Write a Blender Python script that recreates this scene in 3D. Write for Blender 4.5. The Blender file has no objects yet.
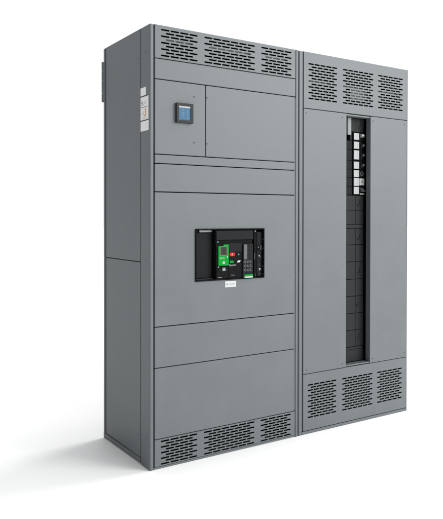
import bpy, bmesh, math, random
from mathutils import Vector, Matrix

random.seed(7)
scene = bpy.context.scene
COL = scene.collection
W = {}                       # world position of every object's origin (nothing is rotated or scaled)

# ------------------------------------------------------------------ materials
def new_mat(name):
    m = bpy.data.materials.new(name)
    m.use_nodes = True
    nt = m.node_tree
    b = nt.nodes['Principled BSDF']
    return m, nt, b

def paint(name, col, rough=0.5, grain=0.018, mottle=0.05, spec=0.35, bump=0.12):
    """powder-coated sheet steel: fine orange-peel grain, faint cloudy tone changes"""
    m, nt, b = new_mat(name)
    N, L = nt.nodes, nt.links
    tc = N.new('ShaderNodeTexCoord')
    big = N.new('ShaderNodeTexNoise'); big.inputs['Scale'].default_value = 5.0
    big.inputs['Detail'].default_value = 3.0
    fine = N.new('ShaderNodeTexNoise'); fine.inputs['Scale'].default_value = 260.0
    fine.inputs['Detail'].default_value = 2.0
    L.new(tc.outputs['Object'], big.inputs['Vector'])
    L.new(tc.outputs['Object'], fine.inputs['Vector'])
    mr = N.new('ShaderNodeMapRange')
    mr.inputs['From Min'].default_value = 0.3; mr.inputs['From Max'].default_value = 0.7
    mr.inputs['To Min'].default_value = 1.0 - mottle; mr.inputs['To Max'].default_value = 1.0 + mottle
    L.new(big.outputs['Fac'], mr.inputs['Value'])
    mr2 = N.new('ShaderNodeMapRange')
    mr2.inputs['From Min'].default_value = 0.25; mr2.inputs['From Max'].default_value = 0.75
    mr2.inputs['To Min'].default_value = 1.0 - grain * 4; mr2.inputs['To Max'].default_value = 1.0 + grain * 4
    L.new(fine.outputs['Fac'], mr2.inputs['Value'])
    mul = N.new('ShaderNodeMath'); mul.operation = 'MULTIPLY'
    L.new(mr.outputs[0], mul.inputs[0]); L.new(mr2.outputs[0], mul.inputs[1])
    vm = N.new('ShaderNodeVectorMath'); vm.operation = 'SCALE'
    vm.inputs[0].default_value = col
    L.new(mul.outputs[0], vm.inputs['Scale'])
    L.new(vm.outputs[0], b.inputs['Base Color'])
    rr = N.new('ShaderNodeMapRange')
    rr.inputs['To Min'].default_value = rough - 0.06; rr.inputs['To Max'].default_value = rough + 0.06
    L.new(big.outputs['Fac'], rr.inputs['Value'])
    L.new(rr.outputs[0], b.inputs['Roughness'])
    bp = N.new('ShaderNodeBump'); bp.inputs['Strength'].default_value = bump
    bp.inputs['Distance'].default_value = 0.0006
    L.new(fine.outputs['Fac'], bp.inputs['Height'])
    L.new(bp.outputs[0], b.inputs['Normal'])
    b.inputs['Specular IOR Level'].default_value = spec
    return m

def plain(name, col, rough=0.5, metal=0.0, spec=0.5, var=0.06, scale=60.0):
    m, nt, b = new_mat(name)
    N, L = nt.nodes, nt.links
    tc = N.new('ShaderNodeTexCoord')
    n = N.new('ShaderNodeTexNoise'); n.inputs['Scale'].default_value = scale
    L.new(tc.outputs['Object'], n.inputs['Vector'])
    mr = N.new('ShaderNodeMapRange')
    mr.inputs['To Min'].default_value = 1 - var; mr.inputs['To Max'].default_value = 1 + var
    L.new(n.outputs['Fac'], mr.inputs['Value'])
    vm = N.new('ShaderNodeVectorMath'); vm.operation = 'SCALE'; vm.inputs[0].default_value = col
    L.new(mr.outputs[0], vm.inputs['Scale'])
    L.new(vm.outputs[0], b.inputs['Base Color'])
    b.inputs['Roughness'].default_value = rough
    b.inputs['Metallic'].default_value = metal
    b.inputs['Specular IOR Level'].default_value = spec
    return m

GREY = (0.109, 0.122, 0.129)
M = {
    'paint': paint('grey_powder_coat', GREY),
    'inner': plain('dark_shade_and_parts', (0.012, 0.013, 0.014), 0.7, spec=0.2),  # shade of the closed interior put into the colour; also on small dark parts
    'black': plain('black_plastic', (0.0030, 0.0032, 0.0037), 0.6, spec=0.08),
    'char': plain('charcoal_plastic', (0.0085, 0.0095, 0.011), 0.6, spec=0.10),
    'dgrey': plain('dark_grey_plastic', (0.020, 0.022, 0.024), 0.55, spec=0.15),
    'mgrey': plain('mid_grey_plastic', (0.055, 0.058, 0.061), 0.5),
    'cover': plain('graphite_cover_plastic', (0.019, 0.0205, 0.0215), 0.6, spec=0.12),
    'lgrey': plain('light_grey_plastic', (0.30, 0.31, 0.31), 0.45),
    'white': plain('white_label', (0.46, 0.47, 0.475), 0.5, var=0.03),
    'sticker': plain('white_sticker', (0.66, 0.67, 0.675), 0.5, var=0.03),
    'tag': plain('white_tag', (0.335, 0.345, 0.35), 0.5, spec=0.25, var=0.03),
    'maroon': plain('dark_red_print', (0.16, 0.012, 0.014), 0.5, spec=0.2),
    'ink': plain('dark_print', (0.03, 0.03, 0.035), 0.6),
    'gink': plain('grey_print', (0.15, 0.155, 0.16), 0.6),
    'orange': plain('orange_print', (0.50, 0.27, 0.075), 0.5),
    'green': plain('green_plastic', (0.0, 0.225, 0.024), 0.55, spec=0.08),
    'teal': plain('teal_plastic', (0.0, 0.17, 0.14), 0.4),
    'red': plain('red_plastic', (0.60, 0.012, 0.010), 0.5, spec=0.08),
    'bracket': plain('pale_bracket_plastic', (0.21, 0.22, 0.22), 0.5, spec=0.2),
    'zinc': plain('zinc_steel', (0.32, 0.33, 0.34), 0.35, metal=0.8),
    'bezel': plain('meter_bezel_plastic', (0.030, 0.032, 0.033), 0.55, spec=0.12),
}
def lcd(name, col, emit):
    m, nt, b = new_mat(name)
    b.inputs['Base Color'].default_value = (*col, 1)
    b.inputs['Roughness'].default_value = 0.5
    b.inputs['Specular IOR Level'].default_value = 0.2
    b.inputs['Emission Color'].default_value = (*col, 1)
    b.inputs['Emission Strength'].default_value = emit
    return m
M['lcd_blue'] = lcd('blue_backlit_display', (0.034, 0.105, 0.180), 0.08)
M['lcd_dark'] = lcd('dark_display', (0.015, 0.015, 0.016), 0.0)

# ------------------------------------------------------------------ mesh helpers
class MB:
    def __init__(s):
        s.bm = bmesh.new(); s.mats = []
    def mi(s, m):
        if m not in s.mats: s.mats.append(m)
        return s.mats.index(m)
    def box(s, x0, x1, y0, y1, z0, z1, mat='paint', bev=0.0, seg=2):
        t = bmesh.new()
        bmesh.ops.create_cube(t, size=1.0)
        for v in t.verts:
            v.co = Vector((x0 + (v.co.x + .5) * (x1 - x0), y0 + (v.co.y + .5) * (y1 - y0), z0 + (v.co.z + .5) * (z1 - z0)))
        if bev > 0:
            bmesh.ops.bevel(t, geom=list(t.edges), offset=bev, segments=seg, profile=0.5, affect='EDGES')
        return s.merge(t, mat)
    def merge(s, t, mat):
        k = s.mi(mat)
        vm = {v: s.bm.verts.new(v.co) for v in t.verts}
        for f in t.faces:
            try:
                g = s.bm.faces.new([vm[v] for v in f.verts]); g.material_index = k
            except ValueError:
                pass
        t.free(); return s
    def quad(s, pts, mat='paint'):
        f = s.bm.faces.new([s.bm.verts.new(p) for p in pts]); f.material_index = s.mi(mat); return s
    def prism_y(s, pts, y0, y1, mat='paint'):
        """outline pts [(x,z)] counter-clockwise seen from the front (-Y), extruded y0..y1"""
        k = s.mi(mat)
        a = [s.bm.verts.new((x, y0, z)) for x, z in pts]
        b = [s.bm.verts.new((x, y1, z)) for x, z in pts]
        fs = [s.bm.faces.new(a), s.bm.faces.new(b[::-1])]
        n = len(pts)
        for i in range(n):
            fs.append(s.bm.faces.new((a[i], b[i], b[(i + 1) % n], a[(i + 1) % n])))
        for f in fs: f.material_index = k
        return s
    def prism_x(s, pts, x0, x1, mat='paint'):
        """outline pts [(y,z)] extruded x0..x1"""
        k = s.mi(mat)
        a = [s.bm.verts.new((x0, y, z)) for y, z in pts]
        b = [s.bm.verts.new((x1, y, z)) for y, z in pts]
        fs = [s.bm.faces.new(a), s.bm.faces.new(b[::-1])]
        n = len(pts)
        for i in range(n):
            fs.append(s.bm.faces.new((a[i], b[i], b[(i + 1) % n], a[(i + 1) % n])))
        for f in fs: f.material_index = k
        return s
    def disc_y(s, x, z, r, y0, y1, mat='zinc', n=16):
        return s.prism_y([(x + r * math.cos(2 * math.pi * i / n), z + r * math.sin(2 * math.pi * i / n)) for i in range(n)], y0, y1, mat)
    def disc_x(s, y, z, r, x0, x1, mat='zinc', n=16):
        return s.prism_x([(y + r * math.cos(2 * math.pi * i / n), z + r * math.sin(2 * math.pi * i / n)) for i in range(n)], x0, x1, mat)
    def cyl_z(s, x, y, r, z0, z1, mat='paint', n=18):
        k = s.mi(mat)
        a = [s.bm.verts.new((x + r * math.cos(2 * math.pi * i / n), y + r * math.sin(2 * math.pi * i / n), z0)) for i in range(n)]
        b = [s.bm.verts.new((v.co.x, v.co.y, z1)) for v in a]
        fs = [s.bm.faces.new(a[::-1]), s.bm.faces.new(b)]
        for i in range(n): fs.append(s.bm.faces.new((a[i], a[(i + 1) % n], b[(i + 1) % n], b[i])))
        for f in fs: f.material_index = k
        return s
    def build(s, name, parent=None, label=None, smooth=False):
        bmesh.ops.recalc_face_normals(s.bm, faces=list(s.bm.faces))
        me = bpy.data.meshes.new(name)
        xs = [v.co.x for v in s.bm.verts]; ys = [v.co.y for v in s.bm.verts]; zs = [v.co.z for v in s.bm.verts]
        c = Vector(((min(xs) + max(xs)) / 2, (min(ys) + max(ys)) / 2, (min(zs) + max(zs)) / 2))
        if parent is None: c.z = min(zs)
        for v in s.bm.verts: v.co -= c
        s.bm.to_mesh(me); s.bm.free()
        for m in s.mats: me.materials.append(M[m])
        if smooth:
            for p in me.polygons: p.use_smooth = True
        o = bpy.data.objects.new(name, me); COL.objects.link(o)
        place(o, c, parent)
        if label: o['label'] = label
        return o

def place(o, w, parent):
    W[o] = Vector(w)
    if parent is not None:
        o.parent = parent
        o.location = W[o] - W[parent]
    else:
        o.location = W[o]

def thing(name, loc, label, cat, group=None):
    o = bpy.data.objects.new(name, None); COL.objects.link(o)
    o.empty_display_size = 0.1
    place(o, Vector(loc), None)
    o['label'] = label; o['category'] = cat
    if group: o['group'] = group
    return o

def text_part(name, body, x, y, z, h, mat, parent, width=None, shear=0.0, axis='front'):
    """lettering as flat mesh on a front-facing plane; x,z = lower left corner"""
    cu = bpy.data.curves.new(name, 'FONT'); cu.body = body; cu.size = 1.0
    cu.shear = shear; cu.extrude = 0.0
    tmp = bpy.data.objects.new(name + '_tmp', cu); COL.objects.link(tmp)
    dg = bpy.context.evaluated_depsgraph_get(); dg.update()
    me = bpy.data.meshes.new_from_object(tmp.evaluated_get(dg))
    bpy.data.objects.remove(tmp); bpy.data.curves.remove(cu)
    xs = [v.co.x for v in me.vertices]; ys = [v.co.y for v in me.vertices]
    sx = (width / (max(xs) - min(xs))) if width else h / (max(ys) - min(ys))
    sy = h / (max(ys) - min(ys))
    x0, y0 = min(xs), min(ys)
    for v in me.vertices:
        v.co = Vector(((v.co.x - x0) * sx, 0, (v.co.y - y0) * sy))
    me.materials.clear(); me.materials.append(M[mat])
    o = bpy.data.objects.new(name, me); COL.objects.link(o)
    place(o, Vector((x, y, z)), parent)
    return o

# perforated sheet: slots in brick bond, real holes with thickness
def vent(name, x0, x1, z0, z1, groups, rows, slot_h, parent, fill=0.86, T=0.0016, y=0.0):
    """groups [(gx0,gx1,n)], rows = list of slot centre heights (top to bottom); even rows are full"""
    mb = MB(); bm = mb.bm; k = mb.mi('paint')
    vs = {}
    def V(x, yy, z):
        key = (round(x, 5), round(yy, 5), round(z, 5))
        if key not in vs: vs[key] = bm.verts.new((x, yy, z))
        return vs[key]
    def F(pts):
        try:
            f = bm.faces.new(pts); f.material_index = k
        except ValueError: pass
    b = 0.0012                                   # folded, slightly eased outer edge
    def rect(xa, xb, za, zb):
        F([V(xa, y, za), V(xb, y, za), V(xb, y, zb), V(xa, y, zb)])
    rws = sorted(rows)
    hh = slot_h / 2; mg = 0.0016
    zcur = z0 + b
    xi0, xi1 = x0 + b, x1 - b
    order = {r: i for i, r in enumerate(rows)}
    for r in rws:
        za, zb = r - hh - mg, r + hh + mg
        rect(xi0, xi1, zcur, za)
        xcur = xi0
        for gx0, gx1, n in groups:
            p = (gx1 - gx0) / (n - 1 + fill)
            full = order[r] % 2 == 0
            cnt = n if full else n - 1
            off = gx0 if full else gx0 + p / 2
            for i in range(cnt):
                sa = off + i * p; sb = sa + p * fill
                ca, cb = sa - 0.001, sb + 0.001
                if ca > xcur + 1e-6: rect(xcur, ca, za, zb)
                xcur = cb
                s0, s1 = r - hh, r + hh
                c = hh * 0.75
                P = [(sa + c, s1), (sb - c, s1), (sb, s1 - c), (sb, s0 + c), (sb - c, s0), (sa + c, s0), (sa, s0 + c), (sa, s1 - c)]
                f = [V(px, y, pz) for px, pz in P]
                g = [V(px, y + T, pz) for px, pz in P]
                TL, TR, BR, BL = V(ca, y, zb), V(cb, y, zb), V(cb, y, za), V(ca, y, za)
                F([TL, f[0], f[1], TR]); F([TR, f[1], f[2]]); F([TR, f[2], f[3], BR]); F([BR, f[3], f[4]])
                F([BR, f[4], f[5], BL]); F([BL, f[5], f[6]]); F([BL, f[6], f[7], TL]); F([TL, f[7], f[0]])
                for j in range(8): F([f[j], g[j], g[(j + 1) % 8], f[(j + 1) % 8]])
        if xcur < xi1 - 1e-6: rect(xcur, xi1, za, zb)
        zcur = zb
    rect(xi0, xi1, zcur, z1 - b)
    # eased border + returned flanges
    I = [(xi0, z0 + b), (xi1, z0 + b), (xi1, z1 - b), (xi0, z1 - b)]
    O = [(x0, z0), (x1, z0), (x1, z1), (x0, z1)]
    for j in range(4):
        a, c = j, (j + 1) % 4
        F([V(I[a][0], y, I[a][1]), V(I[c][0], y, I[c][1]), V(O[c][0], y + b, O[c][1]), V(O[a][0], y + b, O[a][1])])
        F([V(O[a][0], y + b, O[a][1]), V(O[c][0], y + b, O[c][1]), V(O[c][0], y + 0.014, O[c][1]), V(O[a][0], y + 0.014, O[a][1])])
    # normals: everything faces the front except slot walls, which is fine for an open sheet
    me = bpy.data.meshes.new(name)
    c = Vector(((x0 + x1) / 2, y, (z0 + z1) / 2))
    for v in bm.verts: v.co -= c
    bm.normal_update()
    bm.to_mesh(me); bm.free(); me.materials.append(M['paint'])
    o = bpy.data.objects.new(name, me); COL.objects.link(o)
    place(o, c, parent)
    return o

def panel(name, x0, x1, z0, z1, parent, y=0.0, d=0.014, label=None, mat='paint'):
    return MB().box(x0, x1, y, y + d, z0 - 0.0003, z1 + 0.0003, mat, 0.0024, 3).build(name, parent, label)

def plate_with_hole(x0, x1, z0, z1, hx0, hx1, hz0, hz1, y0, y1, mat='paint', name='front_panel', parent=None):
    mb = MB(); bm = mb.bm; mb.mi(mat)
    b = 0.0014
    def loop(xa, xb, za, zb, y): return [bm.verts.new(p) for p in ((xa, y, za), (xb, y, za), (xb, y, zb), (xa, y, zb))]
    o0 = loop(x0, x1, z0, z1, y1); o1 = loop(x0, x1, z0, z1, y0 + b); o2 = loop(x0 + b, x1 - b, z0 + b, z1 - b, y0)
    i0 = loop(hx0, hx1, hz0, hz1, y0); i1 = loop(hx0, hx1, hz0, hz1, y1)
    for A, B in ((o0, o1), (o1, o2), (o2, i0), (i0, i1), (i1, o0)):
        for j in range(4): bm.faces.new((A[j], A[(j + 1) % 4], B[(j + 1) % 4], B[j]))
    return mb.build(name, parent)

def screw(x, z, y, parent, r=0.0032, name='screw'):
    mb = MB()
    mb.disc_y(x, z, r, y - 0.0012, y + 0.004, 'mgrey')
    mb.disc_y(x - 0.0005, z, r * 0.72, y - 0.0016, y - 0.0012, 'ink')
    return mb.build(name, parent)

def side_screw(yy, z, x, parent, r=0.0036, name='screw', mat='ink'):
    mb = MB()
    mb.disc_x(yy, z, r, x - 0.0012, x + 0.004, 'zinc')
    mb.disc_x(yy, z, r * 0.75, x - 0.0016, x - 0.0012, mat)
    return mb.build(name, parent)

# ------------------------------------------------------------------ setting
fl = bpy.data.meshes.new('floor')
S = 60.0
fl.from_pydata([(-S, -S, 0), (S, -S, 0), (S, S, 0), (-S, S, 0)], [], [(0, 1, 2, 3)])
m, nt, b = new_mat('white_studio_floor')
N, L = nt.nodes, nt.links
tc = N.new('ShaderNodeTexCoord'); ns = N.new('ShaderNodeTexNoise')
ns.inputs['Scale'].default_value = 90.0; ns.inputs['Detail'].default_value = 4.0
L.new(tc.outputs['Object'], ns.inputs['Vector'])
mr = N.new('ShaderNodeMapRange'); mr.inputs['To Min'].default_value = 0.86; mr.inputs['To Max'].default_value = 0.90
L.new(ns.outputs['Fac'], mr.inputs['Value'])
cc = N.new('ShaderNodeCombineColor')
for i in range(3): L.new(mr.outputs[0], cc.inputs[i])
L.new(cc.outputs[0], b.inputs['Base Color'])
b.inputs['Roughness'].default_value = 0.6; b.inputs['Specular IOR Level'].default_value = 0.2
M['floor'] = m; fl.materials.append(m)
floor = bpy.data.objects.new('floor', fl); COL.objects.link(floor); floor['kind'] = 'structure'

# ------------------------------------------------------------------ left cabinet
H = 2.0
D = 0.5283
CA = thing('switchgear_cabinet', (0.426, 0.264, 0.0),
           'wide grey steel electrical cabinet with blue power meter and black breaker cutout in its front', 'electrical cabinet')
# carcass: posts, roof, back, base
def carcass(root, x0, x1, lp, rp, side_left=True):
    mb = MB()
    mb.box(lp[0], lp[1], 0.0, 0.0955, 0.0, H, 'paint', 0.0050, 4)                       # front left post
    mb.box(rp[0], rp[1], 0.0, 0.05, 0.0, H, 'paint', 0.0015)                        # front right post
    mb.box(x0, x0 + 0.02, 0.5085, D, 0.0, H - 0.002, 'paint', 0.0015)                # rear posts
    mb.box(x1 - 0.02, x1, 0.5085, D, 0.0, H - 0.002, 'paint', 0.0015)
    mb.box(x0 + 0.0205, x1 - 0.0205, 0.518, D - 0.002, 0.012, H - 0.004, 'paint')    # back sheet
    return mb.build('frame', root)
carcass(CA, 0.0, 0.8529, (0.0, 0.0189), (0.8373, 0.8513))
MB().box(0.002, 0.851, 0.003, D - 0.003, H - 0.0035, H - 0.0006, 'paint').build('roof', CA)
# inside walls, coloured dark to put in the shade of a closed box
def shade_lining(root, xa, xb, mid=0.06):
    mb = MB()
    mb.box(xa, xa + 0.002, 0.016, 0.506, 0.006, H - 0.005, 'inner')
    mb.box(xb - 0.002, xb, 0.016, 0.506, 0.006, H - 0.005, 'inner')
    mb.box(xa + 0.0022, xb - 0.0022, 0.016, 0.5, 0.006, 0.008, 'inner')
    mb.box(xa + 0.0022, xb - 0.0022, 0.016, 0.5, H - 0.008, H - 0.006, 'inner')
    mb.box(xa + 0.0022, xb - 0.0022, 0.5, 0.504, 0.0085, H - 0.0085, 'inner')
    return mb.build('inner_shade_lining', root)
shade_lining(CA, 0.0195, 0.8365)
# side sheets (left face of the cabinet)
def side_sheet(z0, z1):
    return MB().box(0.0005, 0.0165, 0.0993, 0.4975, z0, z1, 'paint', 0.0012).build('side_panel', CA)
su = side_sheet(0.9335, H - 0.0005)
sl = side_sheet(0.0325, 0.9300)
MB().box(0.004, 0.0165, 0.4985, 0.5075, 0.0325, H - 0.002, 'inner').build('gasket', CA)
MB().prism_x([(0.0625, 0.013), (0.527, 0.006), (0.527, 0.0275), (0.0985, 0.0310), (0.0975, 0.0310), (0.0625, 0.0310)][:3] + [(0.0975, 0.0305), (0.0975, 0.013)], -0.0006, 0.0170).build('base_rail', CA)
MB().box(0.8365, 0.8515, 0.055, 0.505, 0.012, H - 0.002, 'paint').build('side_panel', CA)
for (yy, z) in ((0.0433, 1.8835), (0.0412, 0.9433), (0.0377, 0.1381)):
    side_screw(yy, z, 0.0, CA)
side_screw(0.1218, 1.8673, 0.0005, su, mat='mgrey')
side_screw(0.1231, 0.1311, 0.0005, sl, mat='mgrey')
# rear hinge, standing proud of the back edge
mb = MB()
zs = [1.729, 1.770, 1.773, 1.836, 1.839, 1.885, 1.888, 1.932]
for i in range(0, 8, 2):
    mb.cyl_z(-0.0015, D + 0.0065, 0.0062, zs[i], zs[i + 1], 'paint')
mb.cyl_z(-0.0015, D + 0.0065, 0.0040, 1.727, 1.934, 'zinc')
mb.box(-0.0025, -0.0002, D - 0.018, D + 0.004, 1.731, 1.930, 'paint')
hg = mb.build('hinge', CA)

# front sheets
XL, XR = 0.0244, 0.8275
GA = [(0.0548, 0.2467, 4), (0.2832, 0.5754, 6), (0.6139, 0.8060, 4)]
vent('vent_panel', XL, 0.8335, 1.8518, H - 0.0003, GA, [1.9802 - i * (1.9802 - 1.8649) / 8 for i in range(9)], 0.0076, CA, 0.90)
panel('filler_panel', XL, 0.8335, 1.7592, 1.8482, CA)
MB().box(XL + 0.001, 0.8365, 0.0145, 0.0160, 1.753, 1.858, 'inner').build('cross_rail', CA)
dl = panel('meter_door', XL, 0.2876, 1.4223, 1.7552, CA)
dr = panel('door', 0.2917, XR, 1.4223, 1.7552, CA)
panel('front_panel', XL, XR, 1.3808, 1.4184, CA)
panel('front_panel', XL, XR, 1.2532, 1.3766, CA)
BX0, BX1, BZ0, BZ1 = 0.2340, 0.6315, 0.8365, 1.0830
fp = plate_with_hole(XL, XR, 0.6443, 1.2490, BX0 + 0.004, BX1 - 0.004, BZ0 + 0.004, BZ1 - 0.004, 0.0, 0.014, parent=CA)
panel('front_panel', XL, XR, 0.4590, 0.6402, CA)
panel('front_panel', XL, XR, 0.1372, 0.4550, CA)
vent('vent_panel', XL, 0.8335, 0.0120, 0.1335, GA, [0.1274 - 0.004 - i * (0.1274 - 0.0252) / 8 for i in range(9)], 0.0073, CA, 0.90)
MB().box(0.0205, 0.8365, 0.003, 0.016, 0.0015, 0.0095, 'paint', 0.001).build('base_rail', CA)
MB().box(0.03, 0.83, 0.030, 0.034, 1.9420, 1.9500, 'mgrey').build('vent_rail', CA); MB().box(0.03, 0.83, 0.0345, 0.038, 0.090, 0.096, 'dgrey').build('vent_rail', CA)
# recessed strip seen beside the doors and panels
MB().box(0.8300, 0.8371, 0.0035, 0.0142, 0.1385, 1.7540, 'paint').build('edge_strip', CA)
MB().box(0.8516, 0.8583, 0.0075, 0.020, 0.004, H - 0.002, 'paint').build('joint_strip', CA)
for (x, z, p) in ((0.2291, 1.6952, dl), (0.2293, 1.4828, dl), (0.2978, 1.6975, dr), (0.2980, 1.4820, dr)):
    mb = MB()
    mb.disc_y(x, z, 0.0046, -0.0010, 0.002, 'paint')
    mb.disc_y(x - 0.0008, z + 0.0004, 0.0034, -0.0018, -0.0010, 'ink')
    mb.build('latch', p)
# blue power meter in the left door
mb = MB()
bx0, bx1, bz0, bz1 = 0.1288, 0.2156, 1.5693, 1.6584
sx0, sx1, sz0, sz1 = 0.1396, 0.2028, 1.5815, 1.6465
for a in ((bx0, sx0, bz0, bz1), (sx1, bx1, bz0, bz1), (sx0, sx1, bz0, sz0), (sx0, sx1, sz1, bz1)):
    mb.box(a[0], a[1], -0.0145, 0.0, a[2], a[3], 'bezel')
mb.box(sx0, sx1, -0.009, -0.001, sz0, sz1, 'black')
mt = mb.build('power_meter', CA)
MB().box(sx0 + 0.0004, sx1 - 0.0004, -0.0112, -0.0095, sz0 + 0.0004, sz1 - 0.0004, 'lcd_blue').build('screen', mt)
mb = MB()
mb.box(sx0 + 0.001, sx1 - 0.001, -0.0116, -0.0113, sz1 - 0.0085, sz1 - 0.001, 'lgrey')
for i in range(4):
    zc = sz1 - 0.018 - i * 0.0105
    mb.box(sx0 + 0.020, sx0 + 0.020 + random.uniform(.005, .011), -0.0116, -0.0113, zc - .0012, zc, 'lgrey')
    mb.box(sx0 + 0.044, sx0 + 0.044 + random.uniform(.004, .009), -0.0116, -0.0113, zc - .0050, zc - .0037, 'lgrey')
mb.box(sx0 + 0.003, sx0 + 0.006, -0.0116, -0.0113, sz0 + .002, sz0 + .0038, 'lgrey')
mb.box(sx0 + 0.053, sx0 + 0.056, -0.0116, -0.0113, sz0 + .009, sz0 + .0108, 'lgrey')
mb.build('readout', mt)
# name tag under the cutout
nt_ = MB().box(0.4007, 0.4640, -0.0012, 0.0002, 0.8005, 0.8296, 'white', 0.0003).build('name_tag', CA, 'small white rectangular tag under the breaker')
mb = MB()
mb.box(0.4065, 0.4175, -0.0016, -0.0013, 0.8130, 0.8178, 'gink')
mb.box(0.4200, 0.4560, -0.0016, -0.0013, 0.8145, 0.8165, 'gink')
mb.box(0.4200, 0.4480, -0.0016, -0.0013, 0.8095, 0.8108, 'gink')
mb.build('print', nt_)
# stickers on the side post
def sticker(y0, y1, z0, z1, lab):
    return MB().box(-0.0010, 0.0002, y0, y1, z0, z1, 'sticker').build('warning_label', CA, lab)
sticker(0.0396, 0.0930, 1.6880, 1.7245, 'small blank white sticker')
s2 = sticker(0.0140, 0.0930, 1.5775, 1.6820, 'tall white sticker with small print and an orange mark')
s3 = sticker(0.0117, 0.0925, 1.5275, 1.5720, 'blank white sticker')
mb = MB()
mb.box(-0.0014, -0.0011, 0.022, 0.090, 1.6340, 1.6362, 'ink')
mb.prism_x([(0.084, 1.653), (0.072, 1.653), (0.078, 1.667)], -0.0014, -0.0011, 'ink')
mb.box(-0.0014, -0.0011, 0.063, 0.087, 1.6455, 1.6485, 'gink')
mb.box(-0.0014, -0.0011, 0.036, 0.060, 1.656, 1.6575, 'gink')
mb.box(-0.0014, -0.0011, 0.036, 0.060, 1.650, 1.6512, 'gink')
for (a, bz) in ((0.076, 1.606), (0.066, 1.612), (0.070, 1.599), (0.060, 1.590)):
    mb.box(-0.0014, -0.0011, a - .010, a, bz, bz + .0022, 'gink')
mb.box(-0.0014, -0.0011, 0.030, 0.070, 1.5840, 1.5858, 'gink')
mb.build('print', s2)
mb = MB(); mb.prism_x([(0.037, 1.594), (0.056, 1.594), (0.056, 1.598), (0.047, 1.600), (0.047, 1.628), (0.037, 1.628)], -0.0015, -0.0011, 'orange')
mb.build('warning_mark', s2)
MB().box(-0.0006, 0.0002, 0.022, 0.092, 1.6826, 1.6870, 'ink').build('print', CA)
MB().box(-0.0006, 0.0002, 0.020, 0.092, 1.5726, 1.5770, 'ink').build('print', CA)

# ------------------------------------------------------------------ main circuit breaker in the cutout
CB = thing('circuit_breaker', (0.4328, 0.03, BZ0),
           'black draw-out circuit breaker with green control unit and red button, in the cabinet cutout', 'circuit breaker')
mb = MB()
t = 0.0055
mb.box(BX0, BX1, -0.007, 0.055, BZ1 - t, BZ1, 'black', 0.001)
mb.box(BX0, BX1, -0.007, 0.055, BZ0, BZ0 + t, 'black', 0.001)
mb.box(BX0, BX0 + t, -0.007, 0.055, BZ0 + t + .0002, BZ1 - t - .0002, 'black', 0.001)
mb.box(BX1 - t, BX1, -0.007, 0.055, BZ0 + t + .0002, BZ1 - t - .0002, 'black', 0.001)
mb.box(BX0 + 0.002, BX1 - 0.002, 0.056, 0.060, BZ0 + 0.002, BZ1 - 0.002, 'black')
for z in (1.035, 0.99, 0.90, 0.862):
    mb.box(BX0 + t, BX0 + t + .003, -0.004, 0.006, z, z + .006, 'dgrey')
    mb.box(BX1 - t - .003, BX1 - t, -0.004, 0.006, z - .01, z - .004, 'dgrey')
for x in (0.252, 0.30, 0.41, 0.52, 0.60):
    mb.box(x, x + .012, -0.0078, -0.0068, BZ1 - .0035, BZ1 - .0015, 'dgrey')
mb.build('chassis', CB)
# left bay: recessed grey plate with clip notches
mb = MB()
mb.box(0.2475, 0.3400, 0.0215, 0.026, 0.8475, 1.0640, 'char', 0.003)
mb.box(0.2405, 0.3420, 0.0262, 0.030, 0.8425, 1.0770, 'black')
for (x, z) in ((0.2440, 1.040), (0.3370, 1.000), (0.2440, 1.000), (0.2440, 0.925), (0.3370, 0.885), (0.2440, 0.880), (0.3370, 0.935)):
    mb.box(x, x + 0.006, 0.0190, 0.0214, z, z + 0.008, 'black')
mb.box(0.2430, 0.3400, 0.010, 0.0260, 0.8425, 0.8470, 'dgrey')
bay = mb.build('side_bay', CB)
MB().box(0.2690, 0.3370, 0.0195, 0.0225, 1.0662, 1.0755, 'lgrey', 0.0006).build('rating_strip', bay)
for (x, z, r, mm) in ((0.2500, 1.0700, 0.0042, 'lgrey'), (0.2500, 1.0420, 0.0026, 'mgrey'), (0.3405, 1.0700, 0.0030, 'dgrey')):
    MB().disc_y(x, z, r, 0.018, 0.026, mm).build('screw', bay)
# front cover with stepped fascia
FY = -0.008
mb = MB()
mb.box(0.3440, 0.5590, 0.004, 0.055, 0.8425, 1.0768, 'black', 0.002)
mb.prism_x([(0.0038, 1.0760), (-0.0110, 1.0720), (-0.0125, 1.0300), (-0.0060, 1.0265), (0.0038, 1.0265)], 0.3450, 0.5580, 'char')
mb.box(0.3450, 0.5580, -0.0060, 0.0038, 0.8435, 1.0120, 'black', 0.0012)
mb.box(0.3450, 0.5580, -0.0035, 0.0038, 1.0128, 1.0260, 'black')
mb.box(0.4165, 0.4930, FY - .001, -0.0058, 0.9700, 1.0120, 'char', 0.001)
mb.box(0.4165, 0.4930, FY, -0.0058, 0.8470, 0.9685, 'black', 0.001)
mb.box(0.3480, 0.4140, FY, -0.0058, 0.8470, 0.9030, 'black', 0.001)
mb.box(0.4265, 0.4503, FY - .0012, FY - .0001, 0.8550, 0.8565, 'mgrey')
mb.box(0.4265, 0.4503, FY - .0003, FY - .0001, 0.8566, 0.8622, 'inner')
mb.build('front_cover', CB)
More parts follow.
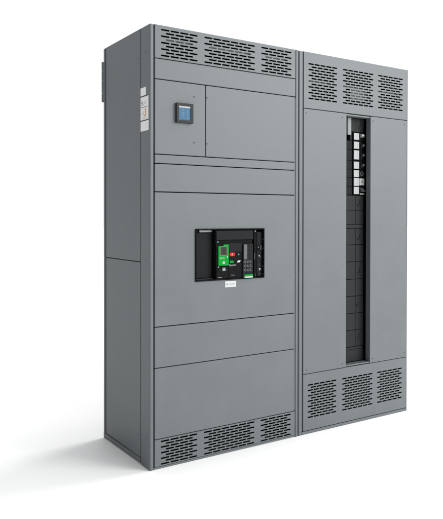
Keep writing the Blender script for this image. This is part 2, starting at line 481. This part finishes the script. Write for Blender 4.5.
# green control unit
mb = MB()
mb.prism_y([(0.3552, 0.9068), (0.4128, 0.9068), (0.4128, 1.0068), (0.3842, 1.0068), (0.3842, 1.0000), (0.3552, 1.0000)], -0.0135, -0.0055, 'green')
mb.box(0.3880, 0.4080, -0.0137, -0.0134, 0.9095, 0.9112, 'teal')
cu = mb.build('control_unit', CB, 'bright green control unit with a small dark display')
mb = MB()
mb.box(0.3648, 0.4026, -0.0142, -0.0136, 0.9540, 0.9970, 'gink')
mb.box(0.3664, 0.4010, -0.0146, -0.0143, 0.9558, 0.9955, 'maroon')
mb.box(0.3690, 0.4008, -0.0150, -0.0147, 0.9588, 0.9953, 'lcd_dark')
mb.build('screen', cu)
text_part('lettering', '5.0 X', 0.3612, -0.0139, 0.9391, 0.0076, 'white', cu, width=0.028)
mb = MB(); mb.disc_y(0.4042, 0.9478, 0.0034, -0.0150, -0.0136, 'white'); mb.build('indicator', cu)
mb = MB()
mb.box(0.3771, 0.3902, -0.0145, -0.0136, 0.9155, 0.9260, 'white', 0.0008)
mb.box(0.3800, 0.3873, -0.0150, -0.0146, 0.9180, 0.9235, 'lgrey')
mb.build('key_pad', cu)
MB().box(0.3538, 0.3600, -0.0046, -0.0034, 1.0148, 1.0238, 'teal').build('indicator', CB, 'teal indicator')
# buttons and windows
rb = MB().box(0.4183, 0.4478, -0.0135, -0.0078, 0.9500, 0.9670, 'red', 0.0012).build('push_button', CB, 'red push button')
mb = MB(); mb.box(0.4300, 0.4350, -0.0139, -0.0136, 0.9545, 0.9625, 'white'); mb.box(0.4316, 0.4334, -0.0142, -0.0140, 0.9560, 0.9610, 'red')
mb.build('lettering', rb)
MB().box(0.4206, 0.4412, -0.0125, -0.0078, 0.9172, 0.9285, 'green', 0.0010).build('push_button', CB, 'small green push button')
MB().prism_y([(0.4642, 0.9180), (0.4800, 0.9195), (0.4842, 0.9285), (0.4690, 0.9280)], -0.0100, -0.0080, 'white').build('indicator', CB, 'white indicator')
MB().prism_y([(0.4690, 0.9540), (0.4785, 0.9540), (0.4738, 0.9632)], -0.0090, -0.0080, 'gink').build('indicator', CB, 'grey triangle mark')
text_part('lettering', 'MasterPact', 0.4185, -0.0086, 0.9020, 0.0094, 'lgrey', CB, width=0.0410)
# plug under the control unit
mb = MB()
mb.box(0.3600, 0.4080, -0.0100, -0.0080, 0.8795, 0.8905, 'char', 0.0008)
mb.box(0.3749, 0.3954, -0.0140, -0.0101, 0.8800, 0.8975, 'mgrey', 0.0008)
mb.box(0.3790, 0.3920, -0.0150, -0.0141, 0.8835, 0.8925, 'lgrey', 0.0006)
mb.disc_y(0.3575, 0.9005, 0.0030, -0.0100, -0.0080, 'lgrey')
mb.build('test_socket', CB)
mb = MB()
for i in range(5): mb.box(0.3555 + i * .0045, 0.3555 + i * .0045 + .0034, -0.0085, -0.0081, 0.8490, 0.8520, 'gink')
mb.build('lettering', CB)
# charging handle module
mb = MB()
mb.box(0.4960, 0.5564, -0.0130, -0.0055, 0.8415, 1.0080, 'char', 0.0015)
mb.box(0.4990, 0.5195, -0.0165, -0.0131, 0.9320, 1.0045, 'mgrey', 0.0012)
mb.box(0.5200, 0.5545, -0.0150, -0.0131, 0.9320, 1.0045, 'char', 0.0010)
hm = mb.build('charging_handle', CB)
mb = MB()
def stroke(mb, x0, z0, x1, z1, w, y, mat):
    dx, dz = x1 - x0, z1 - z0; l = math.hypot(dx, dz) or 1
    nx, nz = -dz / l * w / 2, dx / l * w / 2
    mb.prism_y([(x0 + nx, z0 + nz), (x0 - nx, z0 - nz), (x1 - nx, z1 - nz), (x1 + nx, z1 + nz)], y, y + .0003, mat)
yy = -0.0134
def ring(mb, x, z, r, w, y, mat, a0=0.0, a1=2 * math.pi, n=14):
    for k in range(n):
        p, q = a0 + (a1 - a0) * k / n, a0 + (a1 - a0) * (k + 1) / n
        mb.prism_y([(x + (r - w) * math.cos(p), z + (r - w) * math.sin(p)), (x + r * math.cos(p), z + r * math.sin(p)), (x + r * math.cos(q), z + r * math.sin(q)), (x + (r - w) * math.cos(q), z + (r - w) * math.sin(q))], y, y + .0003, mat)
for (zc, k) in ((0.9195, 0), (0.9000, 1), (0.8805, 2)):
    # small operating pictograms: dial, crank arrow and flag, one row per step
    ring(mb, 0.5100, zc, 0.0062, 0.0016, yy, 'gink')
    stroke(mb, 0.5100, zc, 0.5100 + 0.006 * math.cos(1.2 + k), zc + 0.006 * math.sin(1.2 + k), 0.0014, yy - .0004, 'gink')
    ring(mb, 0.5270, zc, 0.0068, 0.0014, yy, 'gink', 0.6 + k, 4.4 + k, 10)
    mb.box(0.5245, 0.5290, yy, yy + .0003, zc - .0015, zc + .0015, 'gink')
    stroke(mb, 0.5375, zc - .007, 0.5375, zc + .007, 0.0014, yy, 'gink')
    mb.prism_y([(0.5385, zc + .001), (0.5490, zc + .0035), (0.5385, zc + .007)], yy, yy + .0003, 'mgrey')
    stroke(mb, 0.5395, zc - .005, 0.5495, zc - .002 - .002 * k, 0.0014, yy, 'gink')
mb.build('diagram', hm)
mb = MB()
mb.box(0.5030, 0.5545, -0.0160, -0.0131, 0.8485, 0.8580, 'green', 0.0006)
mb.box(0.5045, 0.5535, -0.0163, -0.0131, 0.8425, 0.8482, 'white', 0.0004)
mb.build('pull_tab', hm)
# right terminal strip
mb = MB()
mb.box(0.5720, 0.5790, 0.000, 0.0555, 0.8425, 1.0768, 'black', 0.001)
mb.box(0.5850, 0.5910, 0.006, 0.0555, 0.8425, 1.0768, 'char', 0.001)
mb.box(0.5945, 0.6245, 0.0060, 0.0555, 0.8440, 1.0650, 'char', 0.0015)
mb.box(0.5990, 0.6230, 0.0035, 0.0059, 0.9720, 1.0010, 'black')
mb.box(0.6095, 0.6210, 0.0020, 0.0034, 0.9750, 0.9980, 'dgrey')
mb.box(0.5975, 0.6010, 0.0020, 0.0058, 0.985, 0.992, 'gink')
mb.disc_y(0.6070, 0.9460, 0.0040, 0.0040, 0.0059, 'lgrey')
mb.box(0.6150, 0.6185, 0.0045, 0.0059, 0.935, 0.941, 'mgrey')
mb.disc_y(0.6085, 0.9010, 0.0070, 0.0050, 0.0059, 'inner')
mb.prism_y([(0.6030, 0.8830), (0.6090, 0.8720), (0.6165, 0.8830)], 0.0040, 0.0059, 'lgrey')
mb.disc_y(0.6080, 0.8560, 0.0060, 0.0045, 0.0059, 'dgrey')
mb.disc_y(0.5770, 1.0690, 0.0030, -0.003, 0.0, 'lgrey')
for z in (0.8480, 0.8560):
    mb.box(0.576, 0.580, -0.0035, 0.0, z, z + .003, 'mgrey')
mb.box(0.5730, 0.5755, -0.0015, 0.0, 0.93, 0.96, 'mgrey')
mb.build('terminal_strip', CB)

# ------------------------------------------------------------------ right cabinet
X2 = 1.6789
CD = thing('distribution_cabinet', (1.268, 0.264, 0.0),
           'wide grey steel electrical cabinet with a tall dark slot exposing a column of small breakers', 'electrical cabinet')
carcass(CD, 0.8586, X2, (0.8586, 0.8777), (1.6757, X2))
MB().box(0.861, 1.677, 0.003, D - 0.003, H - 0.0035, H - 0.0006, 'paint').build('roof', CD)
MB().box(0.8590, 0.8610, 0.0975, 0.5075, 0.012, H - 0.004, 'paint').build('side_panel', CD)
MB().box(1.6765, X2 - .0005, 0.0515, 0.5075, 0.012, H - 0.002, 'paint').build('side_panel', CD)
shade_lining(CD, 0.8782, 1.6752)
PX0, PX1 = 0.8885, 1.6742
GB = [(0.9195, 1.1216, 5), (1.1640, 1.3959, 6), (1.4332, 1.6371, 5)]
vent('vent_panel', PX0, PX1, 1.7066, H - 0.0003, GB, [1.9396 - i * (1.9396 - 1.7595) / 12 for i in range(13)], 0.0078, CD, 0.90)
vent('vent_panel', PX0, PX1, 0.0195, 0.3147, GB, [0.2566 - i * (0.2566 - 0.0867) / 12 for i in range(13)], 0.0075, CD, 0.90)
MB().box(0.8785, X2 - .0035, 0.002, 0.016, 0.001, 0.0155, 'paint', 0.001).build('base_rail', CD)
mb = MB(); mb.box(PX0, 1.1915, 0.0, 0.014, 0.3180, 1.7032, 'paint', 0.0014); mb.box(1.1885, 1.1912, 0.0145, 0.033, 0.3200, 1.7010, 'paint')
pl = mb.build('front_panel', CD)
mb = MB(); mb.box(1.3758, PX1, 0.0, 0.014, 0.3180, 1.7032, 'paint', 0.0014); mb.box(1.3761, 1.3790, 0.0145, 0.0335, 0.3200, 1.7010, 'paint')
pr = mb.build('front_panel', CD)
MB().box(1.1925, 1.3750, 0.004, 0.048, 1.6938, 1.7022, 'paint', 0.0008).build('slot_header', CD)
MB().box(1.1925, 1.3750, 0.004, 0.048, 0.3190, 0.3258, 'paint', 0.0008).build('slot_sill', CD)
for (x, z) in ((0.9051, 1.6812), (1.1608, 1.6812), (0.9090, 0.3385), (1.1650, 0.3398)): screw(x, z, 0.0, pl)
for (x, z) in ((1.3965, 1.6788), (1.6525, 1.6806), (1.3960, 0.3420), (1.6565, 0.3446)): screw(x, z, 0.0, pr)
MB().box(0.89, 1.67, 0.036, 0.040, 1.852, 1.860, 'mgrey').build('vent_rail', CD); MB().box(1.26, 1.38, 0.0405, 0.044, 1.790, 1.851, 'mgrey').build('mounting_plate', CD); MB().box(0.89, 1.67, 0.036, 0.040, 0.180, 0.186, 'dgrey').build('vent_rail', CD)
MB().box(0.8779, 0.8848, 0.0045, 0.0142, 0.018, H - 0.002, 'paint').build('edge_strip', CD)
# back tray behind the slot
MB().box(1.150, 1.420, 0.0920, 0.0960, 0.321, 1.700, 'inner').build('breaker_tray', CD)
CY = 0.052
def blank(xa, xb, za, zb, mark=0):
    o = MB().box(xa, xb, CY, 0.0915, za + .0012, zb - .0012, 'cover', 0.0014).build('blank_cover', CD)
    if mark:
        zm = za + (zb - za) * (0.30 if mark == 1 else 0.45)
        mb = MB()
        if mark == 1:
            mb.box(xa + .012, xa + .034, CY - .004, CY + .0002, zm, zm + .006, 'inner')
            mb.box(xa + .030, xa + .0335, CY - .003, CY + .0002, zm + .0062, zm + .034, 'inner')
        elif mark == 2:
            mb.prism_y([(xa + .008, zm - .006), (xa + .022, zm), (xa + .036, zm - .012), (xa + .036, zm - .007), (xa + .024, zm + .006), (xa + .022, zm + .024), (xa + .016, zm + .004), (xa + .008, zm + .008)], CY - .003, CY + .0002, 'inner')
        elif mark == 3:
            mb.box(xa + .012, xa + .028, CY - .003, CY + .0002, zm - .006, zm + .004, 'inner')
            mb.prism_y([(xa + .018, zm + .0042), (xa + .028, zm + .0042), (xa + .028, zm + .030)], CY - .003, CY + .0002, 'inner')
        mb.box(xa + .0385, xa + .0400, CY - .0006, CY + .0002, za + .006, zb - .006, 'inner')
        mb.build('latch', o)
rowsz = [1.2697, 1.1773, 1.0960]
seams = [(1.1773, 1.2610, 1), (1.0965, 1.1773, 0), (0.9828, 1.0765, 1), (0.8880, 0.9828, 0), (0.7898, 0.8880, 1), (0.6937, 0.7898, 0), (0.5976, 0.6937, 2), (0.5031, 0.5976, 0), (0.4100, 0.5031, 3)]
for (za, zb, mk) in seams:
    blank(1.2040, 1.3128, za, zb)
    blank(1.3146, 1.3735, za, zb, mk)
blank(1.2040, 1.3735, 0.3265, 0.3970)
MB().box(1.2040, 1.3640, CY - .006, 0.0915, 1.0772, 1.0958, 'cover', 0.002).build('divider_strip', CD)
MB().box(1.2040, 1.3640, CY - .006, 0.0915, 0.3978, 0.4092, 'cover', 0.002).build('divider_strip', CD)
# top fillers and the pale bracket
for (xa, xb) in ((1.2700, 1.3128), (1.3146, 1.3480), (1.3496, 1.3735)):
    MB().box(xa, xb, CY, 0.0915, 1.6180, 1.6925, 'cover', 0.001).build('blank_cover', CD)
MB().prism_y([(1.3330, 1.640), (1.3500, 1.636), (1.3500, 1.660), (1.3465, 1.660), (1.3455, 1.645), (1.3330, 1.646)], CY - .003, CY - .0002, 'inner').build('latch', CD)
mb = MB()
mb.box(1.2420, 1.2665, 0.040, 0.0440, 1.5965, 1.6915, 'bracket', 0.001)
mb.box(1.2390, 1.2418, 0.040, 0.0910, 1.5965, 1.6915, 'bracket', 0.0008)
mb.build('bracket', CD, 'pale grey bracket at the top of the slot')

# seven small breakers, each a thing clipped into the slot
bounds = [1.6160, 1.5672, 1.5180, 1.4567, 1.4065, 1.3602, 1.3112, 1.2625]
tags = [(1.5729, 1.6100), (1.5224, 1.5617), (1.4628, 1.5134), (1.4105, 1.4498), (1.3638, 1.4020), (1.3143, 1.3582), (1.2681, 1.3087)]
labs = ['topmost small black breaker with pale raised toggle beside its white tag',
        'second small breaker from the top, dark toggle beside its white tag',
        'small breaker with the tallest white tag, third from the top of the slot',
        'fourth small breaker from the top, just below the one with the tallest tag',
        'fifth small breaker from the top, dark ring around its toggle, above the white-faced one',
        'small breaker with a white square face beside its white tag, second from the bottom',
        'lowest small breaker, with grey wedge toggle and a thin white bar']
for i in range(7):
    zb, za = bounds[i], bounds[i + 1]
    zc = (za + zb) / 2
    xl = 1.2690 if i == 0 else 1.2040
    r = thing('modular_breaker', (1.305, 0.07, za), labs[i], 'small breaker', 'small breakers stacked in the slot')
    mb = MB()
    mb.box(xl, 1.2885, CY + .002, 0.0915, za + .001, zb - .001, 'char', 0.0012)
    mb.box(1.2890, 1.3735, CY - .004, 0.0915, za + .001, zb - .001, 'black', 0.0012)
    if i in (2, 5): mb.box(xl, 1.2885, CY + .0005, CY + .0022, zc - .001, zc + .001, 'inner')
    mb.build('housing', r)
    t0, t1 = tags[i]
    tg = MB().box(1.2920, 1.3310, CY - .0075, CY - .0042, t0, t1, 'tag', 0.0008).build('tag', r)
    mb = MB(); mb.box(1.3200, 1.3306, CY - .0079, CY - .0076, t0 + .002, t1 - .002, 'lgrey'); mb.build('print', tg)  # plain greyer strip down the tag's right side, no lettering
    mb = MB()
    if i == 0:
        mb.prism_x([(CY - .004, 1.5880), (CY - .020, 1.5940), (CY - .020, 1.6030), (CY - .004, 1.6090)], 1.3410, 1.3600, 'lgrey')
        mb.disc_y(1.3630, 1.5930, 0.0065, CY - .012, CY - .004, 'mgrey')
    elif i in (1, 2, 3):
        mb.prism_x([(CY - .004, zc - .013), (CY - .014, zc - .008), (CY - .016, zc + .004), (CY - .004, zc + .010)], 1.3440, 1.3620, 'dgrey')
        mb.disc_y(1.3560, zc, 0.0058, CY - .020, CY - .0155, 'mgrey')
    elif i == 4:
        n = 18
        for k in range(n):
            a0, a1 = 2 * math.pi * k / n, 2 * math.pi * (k + 1) / n
            mb.prism_y([(1.354 + .009 * math.cos(a0), zc + .009 * math.sin(a0)), (1.354 + .013 * math.cos(a0), zc + .013 * math.sin(a0)), (1.354 + .013 * math.cos(a1), zc + .013 * math.sin(a1)), (1.354 + .009 * math.cos(a1), zc + .009 * math.sin(a1))], CY - .008, CY - .004, 'mgrey')
        mb.disc_y(1.354, zc, 0.006, CY - .012, CY - .004, 'dgrey')
    elif i == 5:
        mb.box(1.3350, 1.3725, CY - .0080, CY - .0042, 1.3185, 1.3570, 'lgrey', 0.0008)
        mb.prism_y([(1.350, 1.330), (1.361, 1.337), (1.350, 1.344)], CY - .0088, CY - .0082, 'ink')
    else:
        mb.prism_x([(CY - .004, 1.2815), (CY - .004, 1.3040), (CY - .022, 1.2830)], 1.3420, 1.3690, 'mgrey')
    mb.build('toggle', r)
    if i == 6:
        MB().box(1.3405, 1.3725, CY - .0065, CY - .0042, 1.2660, 1.2728, 'lgrey').build('status_bar', r)

# ------------------------------------------------------------------ camera
cam = bpy.data.cameras.new('camera'); co = bpy.data.objects.new('camera', cam); COL.objects.link(co)
cx, cy, cz, yaw, pitch, f, sy, roll = -1.29864, -2.59179, 1.137692, 0.57474, -0.00847, 646.456, -36.903, 0.0011158
F = Vector((math.sin(yaw) * math.cos(pitch), math.cos(yaw) * math.cos(pitch), math.sin(pitch)))
R = Vector((math.cos(yaw), -math.sin(yaw), 0)); U = R.cross(F)
c, s = math.cos(roll), math.sin(roll)
R2 = R * c + U * s; U2 = U * c - R * s
mt4 = Matrix((R2, U2, -F)).transposed().to_4x4(); mt4.translation = Vector((cx, cy, cz))
co.matrix_world = mt4
cam.sensor_fit = 'HORIZONTAL'; cam.sensor_width = 36.0
cam.lens = f / 443.0 * 36.0
cam.shift_y = sy / 443.0
cam.clip_start = 0.05; cam.clip_end = 400.0
scene.camera = co

# ------------------------------------------------------------------ light: white studio, a broad key from the right and a softbox in front
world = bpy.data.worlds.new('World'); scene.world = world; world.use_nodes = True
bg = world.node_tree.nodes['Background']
# studio surround: bright white behind, above and to the right, dim on the left
wn, wl = world.node_tree.nodes, world.node_tree.links
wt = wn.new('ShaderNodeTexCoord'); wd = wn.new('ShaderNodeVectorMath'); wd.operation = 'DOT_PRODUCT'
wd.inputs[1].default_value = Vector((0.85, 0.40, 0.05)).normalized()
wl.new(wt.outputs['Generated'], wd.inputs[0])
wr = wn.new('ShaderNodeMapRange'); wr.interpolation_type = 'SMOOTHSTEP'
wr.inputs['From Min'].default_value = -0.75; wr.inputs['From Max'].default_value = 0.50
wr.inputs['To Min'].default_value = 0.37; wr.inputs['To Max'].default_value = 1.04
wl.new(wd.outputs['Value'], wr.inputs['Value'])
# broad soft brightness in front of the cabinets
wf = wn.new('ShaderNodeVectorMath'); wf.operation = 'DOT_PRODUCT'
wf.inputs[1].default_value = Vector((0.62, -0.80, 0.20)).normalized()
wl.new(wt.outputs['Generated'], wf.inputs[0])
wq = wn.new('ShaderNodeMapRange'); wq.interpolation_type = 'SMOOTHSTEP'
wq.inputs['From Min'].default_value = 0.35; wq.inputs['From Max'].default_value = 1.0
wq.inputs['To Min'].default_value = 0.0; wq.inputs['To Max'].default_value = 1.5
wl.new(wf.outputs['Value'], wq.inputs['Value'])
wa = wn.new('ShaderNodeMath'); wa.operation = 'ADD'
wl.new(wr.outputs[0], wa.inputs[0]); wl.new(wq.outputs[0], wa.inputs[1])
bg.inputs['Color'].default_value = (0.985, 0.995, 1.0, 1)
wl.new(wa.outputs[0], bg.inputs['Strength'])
def softbox(name, loc, aim, size, power):
    l = bpy.data.lights.new(name, 'AREA'); l.shape = 'SQUARE'; l.size = size; l.energy = power
    l.color = (1.0, 0.99, 0.975)
    o = bpy.data.objects.new(name, l); COL.objects.link(o); o.location = loc
    o.rotation_euler = (Vector(aim) - Vector(loc)).to_track_quat('-Z', 'Y').to_euler()
sun = bpy.data.lights.new('key_sun', 'SUN'); sun.energy = 2.5; sun.angle = math.radians(34); sun.color = (1.0, 0.99, 0.975)
so = bpy.data.objects.new('key_sun', sun); COL.objects.link(so)
so.rotation_euler = Vector((-1.0, -0.10, -0.62)).to_track_quat('-Z', 'Y').to_euler()
so.location = (5, -1, 5)
softbox('front_softbox', (3.8, -4.2, 3.0), (1.0, 0.0, 1.8), 2.6, 210)

scene.view_settings.view_transform = 'Standard'
scene.view_settings.look = 'None'
scene.view_settings.exposure = 0.0
scene.view_settings.gamma = 1.0
